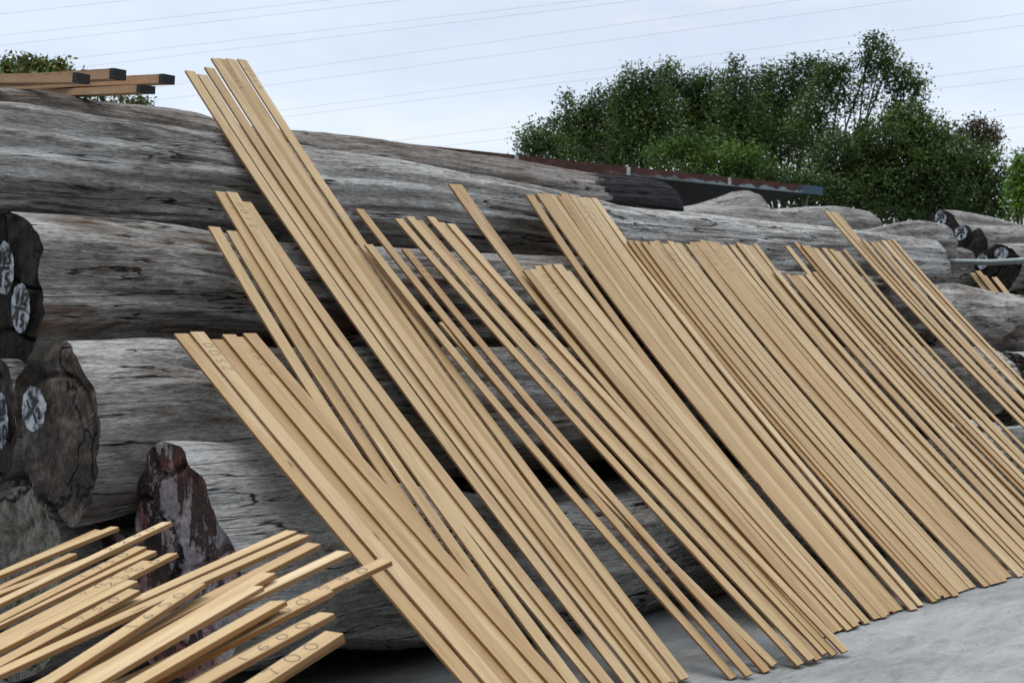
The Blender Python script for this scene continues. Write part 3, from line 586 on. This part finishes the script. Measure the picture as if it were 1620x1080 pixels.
# ------------------------------------------------------------------ loose planks in the foreground, propped over a trestle
def cv(r, f, u): return RT*r + FW*f + UP*u
FO = CAM + cv(-.65, 4.3, -.583); E1 = cv(.8, .6, .3).normalized(); E2 = cv(.6, -.8, 0); FN = E2.cross(E1).normalized()
if FN.z < 0: FN = -FN
def onF(px, py, lift=0):
    r = ray(px, py); o = FO + FN*lift; t = (o-CAM).dot(FN)/r.dot(FN); return CAM + r*t
FGP = 'loose planks in the foreground'
FG = [ # end upper corner (x,y), second point on the same upper edge (x,y), layer, mark, description
 (150,837, 0,901, 0, None, 'plank end highest at the left, tucked behind a slightly longer one'),
 (175,832, 0,908, 1, None, 'plank in front of the highest one at the left, ending before the dark log gap'),
 (109,874, 0,922, 1, None, 'short bright plank at the far left, ending below the pale log end'),
 (198,858, 0,938, 0, None, 'plank mostly hidden under the one crossing the small red log end'),
 (256,825, 0,949, 2, '2250', 'plank reaching highest onto the red painted log end'),
 (214,864, 0,974, 1, '1950', 'plank just below the one reaching highest onto the red end'),
 (231,870, 0,985, 0, None, 'orange unmarked plank between two pencilled ones at left'),
 (225,886, 0,997, 1, '2050', 'pale plank overlapped by the longer pencilled 2000 plank'),
 (264,874, 0,1008, 2, '2000', 'plank second farthest right of the left fan'),
 (200,917, 0,1020, 2, None, 'darker plank above the lowest one of the left fan'),
 (203,931, 0,1034, 3, '1750', 'lowest plank of the left fan'),
 (452,838, 0,1049, 0, None, 'long plank with the highest end of the right hand fan'),
 (471,844, 0,1063, 1, None, 'long plank just below the highest end of the right hand fan'),
 (299,923, 67,1067, 3, '1650', 'short plank lying on top of the two long upper ones'),
 (486,858, 200,1006, 0, None, 'plank third from the top of the right hand fan'),
 (412,905, 210,1020, 2, None, 'plank smeared with pale chalk, just above its twin'),
 (391,926, 234,1020, 3, None, 'pale twin plank below the chalk smeared one'),
 (533,870, 380,946, 0, None, 'reddish brown plank ending just short of the leaning planks'),
 (601,882, 443,954, 1, '1550', 'plank whose tip overlaps the leaning planks'),
 (505,931, 380,996, 2, '1600', 'plank lying on the one whose tip overlaps the leaning planks'),
 (427,949, 255,1052, 4, None, 'short plank crossing on top in the lower middle'),
 (478,978, 300,1066, 0, None, 'rearmost of the three stepped ends at the lower middle'),
 (494,972, 300,1074, 1, None, 'middle of the three stepped ends at the lower middle'),
 (504,967, 300,1082, 2, '1600', 'front and longest of the three stepped ends at the lower middle'),
 (516,1004, 386,1086, 1, None, 'plank hidden beneath the lowest pencilled one'),
 (514,998, 386,1079, 2, '1700', 'lowest plank of all, by the bottom edge')]
for i, (x1, y1, x2, y2, ly, mk, ds) in enumerate(FG):
    lf = ly*TH*1.0; E_ = onF(x1, y1, lf+TH); Q = onF(x2, y2, lf+TH); d = (E_-Q).normalized(); wd = .052 if i < 11 else .059
    s = (E_.z-0.03)/d.z; A = E_ - d*s
    sw = FN.cross(d).normalized();  sw = -sw if sw.dot(E2) < 0 else sw
    off = sw*(wd/2) - FN*.0145
    plank(A+off, E_+off, wd, ds + (', pencilled ' + mk if mk else ''), group=FGP, n_hint=FN, mark=mk, markoff=.05, sag=prng.uniform(-.02, .02), twist=prng.uniform(-.08, .08), th=.0145)
# trestle just outside the left edge that carries them
TW = simple('grey_trestle_wood', (0.22, 0.19, 0.16), 0.8, 0.3, 12)
p0 = onF(-120, 955, -.03); p1 = onF(-60, 1300, -.03)
tr = empty('trestle', ((p0.x+p1.x)/2, (p0.y+p1.y)/2, 0)); tag(tr, 'low grey wooden trestle carrying the loose planks beside the left edge', 'trestle')
def rel(p): return Vector(p) - tr.location
dd = (p1-p0); lowz = min(p0.z, p1.z)
MB().tube([rel(p0), rel(p1)], .028, 8).build('beam', TW, tr)
for q in (p0+dd*.08, p0+dd*.92):
    for s in (-1, 1):
        ex = dd.cross(UP).normalized()*0.22*s
        MB().tube([rel(q), rel(Vector((q.x+ex.x, q.y+ex.y, 0)))], .022, 8).build('leg', TW, tr)

# ------------------------------------------------------------------ dark-ended beams on top of the pile
def beam_mat():
    mt, t, b = newmat('stained_hardwood'); c_ = noiset(t, mapped(t, (3, 20, 20)), 2, 6, .6)
    wv = noiset(t, mapped(t, (9, 1.5, 1.5)), 2.0, 5, .7)
    sx = N(t, 'ShaderNodeSeparateXYZ'); tcc = N(t, 'ShaderNodeTexCoord'); L(t, tcc.outputs['Object'], sx.inputs[0])
    q = mathn(t, 'SUBTRACT', sx.outputs[2], maprange(t, wv, .3, .7, .010, .045))
    line = maprange(t, mathn(t, 'ABSOLUTE', q), 0, .004, 1, 0)
    c = ramp(t, c_, [(.3, (.36, .21, .11)), (.7, (.48, .30, .17))]); c = mix(t, line, c, (.15, .06, .03))
    L(t, c, b.inputs['Base Color']); b.inputs['Roughness'].default_value = .7; return mt
BM = beam_mat(); BE = simple('black_end_paint', (0.014, 0.013, 0.013), .7, .8, 50)
def beam(xe, yt, yb, wend, t0, dirn, label, ln=2.6):
    P = atT(xe, (yt+yb)/2, t0); h = (yb-yt)/FPX*t0; d = (RT*dirn[0]+FW*dirn[1]+UP*dirn[2]).normalized()
    yd = UP.cross(d).normalized(); wv = wend/FPX*t0*.95; zd = d.cross(yd)
    if yd.dot(RT) < 0: wside = -1
    else: wside = 1
    root = empty('squared_timber', P); tag(root, label, 'timber', 'dark ended beams on top of the pile')
    rot = Matrix((d, yd, zd)).transposed()
    c = d*(.035+ln/2) + yd*(wside*wv/2)
    MB().box((0, 0, 0), ln, wv, h).build('shaft', BM, root)
    sh = root.children[0]; sh.matrix_local = rot.to_4x4(); sh.location = c
    e = MB().box((0, 0, 0), .036, wv*1.02, h*1.03).build('painted_end', BE, root); e.matrix_local = rot.to_4x4(); e.location = d*.017 + yd*(wside*wv/2)
beam(122, 115, 130, 26, 6.95, (-.82, .57, .098), 'beam with a black end, lowest left of the stacked dark ended beams')
beam(180, 108, 124, 25, 7.15, (-.80, .60, .075), 'beam with a grey and black end, topmost of the stack of beams')
beam(258, 117, 131, 24, 7.35, (-.78, .62, .085), 'beam reaching farthest right of the dark ended beams')
beam(221, 134, 146, 28, 7.25, (-.66, .75, .11), 'reddish beam with a black end, underneath the other beams')

bq = atT(-95, 137, 7.9)
bb = MB(); bb.box((0, 0, 0), .09, .7, .09); bo = bb.build('squared_timber', BM); bo.location = (bq.x, bq.y+.1, bq.z); tag(bo, 'short bearer beam lying crosswise under the other beams, beyond the left edge', 'timber', 'dark ended beams on top of the pile')
# ------------------------------------------------------------------ pipe, red petal
pm = simple('galvanised_pipe', (0.19, 0.225, 0.225), .55, .2, 20, .2)
pr = MB(); a_, b_ = atT(1488, 414, 15.4), atT(1570, 415, 15.1); c_ = atT(1700, 408, 14.6)
pr.tube([a_, a_.lerp(b_, .5), b_, b_.lerp(c_, .5), c_], .033, 14)
tag(pr.build('pipe', pm, smooth=True), 'straight grey metal pipe crossing in front of the far log ends', 'pipe')
pt = MB(); q = ground(1412, 971)
for k in range(5):
    an = k*1.256; pt.add([q+Vector((0,0,.004)), q+Vector((math.cos(an)*.012, math.sin(an)*.012, .014)), q+Vector((math.cos(an+.6)*.016, math.sin(an+.6)*.016, .008)), q+Vector((math.cos(an+1.2)*.012, math.sin(an+1.2)*.012, .013))], [(0,1,2,3)])
tag(pt.build('petal', simple('red_petal', (.35, .02, .04))), 'tiny fallen red petal on the concrete by the plank feet', 'petal')

chm = simple('wood_chip', (.30, .21, .12), .8, .5, 30); ch_ = MB(); rc = random.Random(8)
for k in range(170):
    p_ = Vector((rc.uniform(4.6, 12), 3.55 - abs(rc.gauss(0, .55)), .004)); a_ = rc.uniform(0, 6.28); l_ = rc.uniform(.006, .022); q_ = Vector((math.cos(a_), math.sin(a_), rc.uniform(0, .25)))*l_; w_ = Vector((-math.sin(a_), math.cos(a_), 0))*rc.uniform(.002, .006)
    ch_.add([p_-q_*.5+Vector((0,0,.002)), p_+w_, p_+q_*.5+Vector((0,0,.003)), p_-w_, p_+Vector((0,0,.004))], [(0,3,4),(3,2,4),(2,1,4),(1,0,4)])
tag(ch_.build('wood_chips', chm), 'tiny wood chips scattered on the concrete before the plank feet', 'wood chips', kind='stuff')
# ------------------------------------------------------------------ shed behind the pile
def rust_mat(Ls):
    mt, t, b = newmat('rusty_gutter'); sx = N(t, 'ShaderNodeSeparateXYZ'); tcc = N(t, 'ShaderNodeTexCoord'); L(t, tcc.outputs['Object'], sx.inputs[0])
    n = noiset(t, mapped(t, (2.0, 2, 5)), 2.2, 6, .7); base = ramp(t, n, [(.35, (.035, .011, .008)), (.55, (.085, .022, .013)), (.7, (.17, .055, .03))])
    q = mathn(t, 'ADD', sx.outputs[0], maprange(t, noiset(t, mapped(t, (3, 3, 14)), 1.5, 5, .7), 0, 1, -2.6, 2.6))
    dr = noiset(t, mapped(t, (1.6, 1, 1), (3, 0, 0)), 3.0, 4, .6); zz = mathn(t, 'ADD', sx.outputs[2], maprange(t, dr, .3, .7, -.045, .045))
    pale = mathn(t, 'MULTIPLY', maprange(t, q, Ls-4.6, Ls-2.4, 0, 1), maprange(t, zz, -.078, -.095, 0, 1))
    c = mix(t, pale, base, (.24, .32, .33)); c = mix(t, maprange(t, sx.outputs[0], Ls-.62, Ls-.45, 0, 1), c, (.05, .10, .155))
    L(t, c, b.inputs['Base Color']); b.inputs['Roughness'].default_value = .7; bump(t, b, n, .3, .01); return mt
ZF = 4.04
def fp(px, y): return atT(px, y, (ZF-CAMZ)*FPX/(540-y))
s0, s1 = fp(590, 222), fp(1300, 296); sdv = (s1-s0).normalized(); s00 = s0 - sdv*2.5; Ls = (s1-s00).length; sn = Vector((-sdv.y, sdv.x, 0))
if sn.dot(FW) < 0: sn = -sn
shed = empty('open_shed', (s00.x, s00.y, 0)); tag(shed, 'low open shed behind the logs, rusty roof edge turning blue at its tip', 'shed')
rotm = Matrix((sdv, sn, UP)).transposed().to_4x4()
def sp(mb, name, mat, loc=(0, 0, 0)):
    o = mb.build(name, mat, shed); o.matrix_local = rotm; o.location = rotm.to_3x3() @ Vector(loc); return o
DARK = simple('dark_corrugated_iron', (.012, .015, .015), .8, .3, 5); CREAM = simple('pale_joint_strip', (.5, .5, .46), .7)
f_ = MB(); f_.box((Ls/2, 0, -.065), Ls, .05, .13); sp(f_, 'gutter', rust_mat(Ls), (0, 0, ZF))
rf = MB()
for k in range(int(Ls/.2)): rf.box((k*.2+.1, 3.04, -.30), .19, 6.0, .05, Matrix.Rotation(-.08, 3, 'X'))
sp(rf, 'roof', simple('shaded_underside', (.006, .007, .007), .9, .2), (0, 0, ZF))  # shade under the roof painted in as a near-black colour
bw = MB(); bw.box((Ls/2, 6.0, -2.1), Ls-.4, .08, 3.2); bw.box((.2, 3, -2.1), .08, 5.9, 3.2); sp(bw, 'wall', simple('dark_green_sheeting', (.02, .035, .03), .7), (0, 0, ZF))
for x_ in (1.2, Ls*.45, Ls-.5):
    sp(MB().box((x_, .25, -2.2), .09, .09, 3.7), 'post', DARK, (0, 0, ZF))
br = MB(); br.tube([(Ls-.25, .1, -.14), (Ls-.3, .1, -.32), (Ls-.45, .1, -.42), (Ls-1.2, .12, -.46)], .03, 8); sp(br, 'downpipe', simple('grey_downpipe', (.14, .15, .15)), (0, 0, ZF))
for px in (815, 992, 1152):
    v0 = fp(px, 222 + (px-590)*74/710.0); xx = (v0-s00).dot(sdv)
    sp(MB().box((xx, -.029, -.065), .07, .006, .12), 'joint_strip', CREAM, (0, 0, ZF))

# ------------------------------------------------------------------ overhead wires
WM = simple('aluminium_cable', (.55, .58, .60), .5, .1)
wires = [((0,19),(170,0)),((0,53),(480,0)),((0,69),(600,0)),((0,102),(895,0)),((0,118),(980,0)),((410,112),(1240,0)),((430,131),(1417,0)),((445,171),(1620,19)),((450,181),(1620,38)),((600,222),(1620,102)),((690,229),(1620,122)),((1495,192),(1620,177)),((1580,203),(1620,198))]
for i, (a, b) in enumerate(wires):
    sl_ = (b[1]-a[1])/(b[0]-a[0]); T_ = 46+i*1.3
    xa, xb = -700, 2300; pa = atT(xa, a[1]+sl_*(xa-a[0]), T_*1.15); pb = atT(xb, a[1]+sl_*(xb-a[0]), T_*.9); pts = []
    for k in range(9):
        s = k/8; p = pa.lerp(pb, s); p.z -= .25*4*s*(1-s)*.4; pts.append(p)
    o = MB().tube(pts, .0065, 5, False).build('power_line', WM); tag(o, '%s of the thin overhead power lines, counted from the upper left corner down' % ORD[i], 'power line', 'overhead power lines')

# ------------------------------------------------------------------ trees
def leaf_mat(name, cols):
    mt, t, b = newmat(name); ge = N(t, 'ShaderNodeNewGeometry'); c = ramp(t, ge.outputs['Random Per Island'], cols)
    big = noiset(t, mapped(t, (1, 1, 1)), .9, 3, .5); c = mix(t, maprange(t, big, .42, .62, 0, .8), c, ramp(t, ge.outputs['Random Per Island'], [(q, tuple(min(1, z*k) for z, k in zip(cc, (2.2, 1.9, 1.3)))) for q, cc in cols]))
    L(t, c, b.inputs['Base Color']); b.inputs['Roughness'].default_value = .55; b.inputs['Specular IOR Level'].default_value = .2
    tr_ = N(t, 'ShaderNodeBsdfTranslucent'); L(t, c, tr_.inputs[0]); mx_ = N(t, 'ShaderNodeMixShader'); mx_.inputs[0].default_value = .25
    o = [n for n in t.nodes if n.type == 'OUTPUT_MATERIAL'][0]; L(t, b.outputs[0], mx_.inputs[1]); L(t, tr_.outputs[0], mx_.inputs[2]); L(t, mx_.outputs[0], o.inputs[0]); return mt
LG = leaf_mat('dark_leaves', [(0, (.026, .050, .018)), (.5, (.048, .084, .028)), (1, (.085, .135, .042))])
LB = leaf_mat('bright_leaves', [(0, (.06, .13, .02)), (.5, (.09, .19, .03)), (1, (.13, .24, .045))])
LR = leaf_mat('rusty_leaves', [(0, (.035, .030, .022)), (.5, (.06, .040, .030)), (1, (.05, .06, .025))])
LW = leaf_mat('weed_leaves', [(0, (.03, .07, .015)), (.5, (.06, .11, .025)), (1, (.12, .07, .03))])
TRK = simple('tree_trunk_bark', (.07, .055, .045), .9, .4, 10)
def tree(label, T, blobs, trunk_px, seed, mat=LG, leaf=.085, group='trees behind the yard'):
    """blobs: (photo x, photo y, half-width px, half-height px, leaves per clump cluster, density)"""
    rng = random.Random(seed); k = T/FPX; v = []; f = []; base = atT(trunk_px, 540, T); base.z = 0
    root = empty('tree', base); tag(root, label, 'tree', group)
    brs = MB(); cen = []
    for (bx, by, rx, ry, dens) in blobs:
        c0 = atT(bx, by, T) ; cen.append((c0, rx*k, ry*k, dens))
    top = max(c[0].z for c in cen); tx = sum(c[0].x for c in cen)/len(cen); ty = sum(c[0].y for c in cen)/len(cen)
    fork = Vector((base.x*.6+tx*.4, base.y*.6+ty*.4, max(1.2, min(c[0].z for c in cen)*.6)))
    tk = MB(); tk.tube([base-base, (base.lerp(fork, .5)-base)+Vector((.1, -.08, 0)), fork-base], [.22, .17, .13], 10)
    for (c0, rx, ry, dens) in cen:
        brs.tube([fork-base, (fork.lerp(c0, .55)+Vector((rng.uniform(-.3, .3), rng.uniform(-.3, .3), rng.uniform(0, .3))))-base, c0-base, c0-base+Vector((rng.uniform(-.3,.3)*rx, 0, ry*.7))], [.035, .025, .016, .006], 5)
        for _ in range(int(5*dens)):
            e_ = c0 + Vector((rng.gauss(0, .5)*rx, rng.gauss(0, .4)*rx, rng.gauss(0, .5)*ry)); m_ = c0.lerp(e_, .5)+Vector((0, 0, .1))
            brs.tube([c0-base-Vector((0, 0, ry*.5)), m_-base, e_-base], [.014, .009, .004], 4)
    for (c0, rx, ry, dens) in cen:
        rd = min(rx*.8, 1.6)
        ncl = int(dens*rx*ry*620)+12
        for _ in range(ncl):
            while True:
                q = Vector((rng.uniform(-1, 1), rng.uniform(-1, 1), rng.uniform(-1, 1)))
                if q.length < 1: break
            q = q.normalized()*(q.length**.55)
            lump = 1+.55*mnoise.noise(Vector((q.x*2.2+seed, q.y*2.2, q.z*2.2)))
            cc = c0 + RT*(q.x*rx*lump) + FW*(q.y*rd*lump) + UP*(q.z*ry*lump); cs = rng.uniform(.07, .17)*T/32
            for _ in range(rng.randint(9, 15)):
                p = cc + Vector([max(-1.7, min(1.7, rng.gauss(0, 1)))*cs for _ in range(3)]) - base
                a = Vector((rng.gauss(0, 1), rng.gauss(0, 1), rng.gauss(-.5, .8))).normalized(); b = a.cross(Vector((rng.gauss(0, 1), rng.gauss(0, 1), rng.gauss(0, 1)))).normalized()
                ll = leaf*rng.uniform(.7, 1.35); ww = ll*rng.uniform(.38, .55); n0 = len(v)
                v += [p-a*ll*.5, p+b*ww*.5, p+a*ll*.5, p-b*ww*.5]; f.append((n0, n0+1, n0+2, n0+3))
    tk.build('trunk', TRK, root, True); brs.build('branches', TRK, root); mesh('crown', v, f, mat, root)
TD = 32.0
tree('small round tree at the left end of the tree line, beside the rusty roof edge', TD, [(850,218,30,20,1),(880,240,34,22,1.2),(838,240,20,20,1)], 860, 1)
tree('bushy tree second in the tree line with a small stray tuft at its top left', TD+1, [(895,158,8,9,.7),(925,190,30,28,1),(960,212,42,36,1.3),(935,240,60,28,1.5),(965,168,36,26,1.1),(900,205,36,26,1.2)], 935, 2)
tree('tree with a round dark knob of foliage, third along the line', TD, [(1000,142,32,28,1.1),(985,165,26,20,.9),(1010,205,48,34,1.4),(1000,245,60,28,1.6),(1030,140,24,24,1),(1030,180,40,34,1.3)], 1005, 3)
tree('tree with twin upright tufts, fourth along the line', TD+1.5, [(1055,118,18,18,.9),(1065,140,22,20,1),(1098,140,24,20,1),(1085,170,40,26,1.2),(1090,215,55,36,1.6),(1122,150,34,32,1.1),(1135,190,44,36,1.3)], 1085, 4)
tree('bright leafed tree low in front of the line, above the rusty roof', TD-3, [(1050,245,36,18,1.1),(1085,232,30,20,1),(1130,250,45,26,1.2),(1180,262,40,28,1.2),(1100,275,70,16,1.2)], 1110, 5, leaf_mat('fresh_leaves', [(0, (.03, .065, .014)), (.5, (.05, .10, .02)), (1, (.07, .13, .03))]))
tree('slender open tree with a thin pointed top, middle of the line', TD, [(1163,105,8,12,.6),(1165,130,20,20,.7),(1160,165,30,26,.8),(1185,185,34,34,.9),(1165,220,40,40,1.3)], 1170, 6)
tree('tree with spiky upright shoots, right of the slender pointed one', TD+1, [(1220,120,12,14,.7),(1255,105,10,16,.7),(1240,140,34,24,1),(1235,185,48,34,1.2),(1225,240,55,38,1.6),(1200,142,30,28,.9),(1205,185,40,34,1.1),(1285,125,34,28,.9),(1290,110,14,14,.7)], 1235, 7)
tree('tallest tree with airy branches and sky showing through', TD-.5, [(1385,65,13,12,.8),(1395,90,24,22,.9),(1370,95,10,14,.6),(1335,105,14,12,.7),(1310,120,22,18,.8),(1400,118,26,20,.8),(1335,140,34,22,.6),(1440,118,16,12,.8),(1452,140,14,16,.8),(1425,135,20,16,.7),(1350,165,44,16,.4),(1290,165,32,28,.9),(1285,215,42,30,1.2),(1420,165,22,16,.7)], 1300, 8)
tree('broad dense dark tree filling the right part of the line', TD-2, [(1435,190,32,26,1.3),(1460,215,40,32,1.5),(1400,225,60,38,1.6),(1340,255,60,44,1.7),(1450,275,70,50,1.8),(1390,300,80,40,1.8),(1500,245,42,34,1.6),(1480,310,60,32,1.8)], 1420, 9)
tree('thinning tree with rusty brown twigs near the right edge', TD-1, [(1538,205,15,12,.7),(1556,200,10,10,.5),(1572,212,14,12,.6),(1516,212,12,8,.6),(1555,225,24,16,.8)], 1550, 10, LR)
tree('dark bushy tree under the rusty brown twigs', TD-1.5, [(1545,258,38,30,1.5),(1530,300,45,34,1.7),(1585,305,28,34,.9),(1570,340,45,22,1.3),(1500,345,60,16,1.5)], 1550, 11)
tree('bright green bush cut by the right edge', TD-6, [(1612,262,14,14,1),(1608,295,16,20,1.2),(1625,320,24,26,1.2),(1640,280,30,40,1.2)], 1625, 12, LB)
tree('low dark undergrowth tree under the blue roof tip', TD-2.5, [(1240,295,60,26,1.7),(1310,310,60,26,1.8),(1170,290,50,20,1.5),(1400,335,60,16,1.6)], 1260, 13)
tree('small mixed tree in the upper left corner behind the beams', 19.0, [(8,108,10,10,1.6),(34,104,14,10,1.6),(62,108,20,9,1.8),(95,108,13,8,1.3),(60,125,60,12,2.2),(118,138,26,16,3),(75,150,60,14,3)], 60, 14, LW, .075)
tree('wispy weeds showing over the top log at left', 17.0, [(160,157,8,5,1.0),(192,160,8,5,1.2),(222,164,8,4,1.0),(205,170,40,5,1.5)], 200, 15, LW, .05)
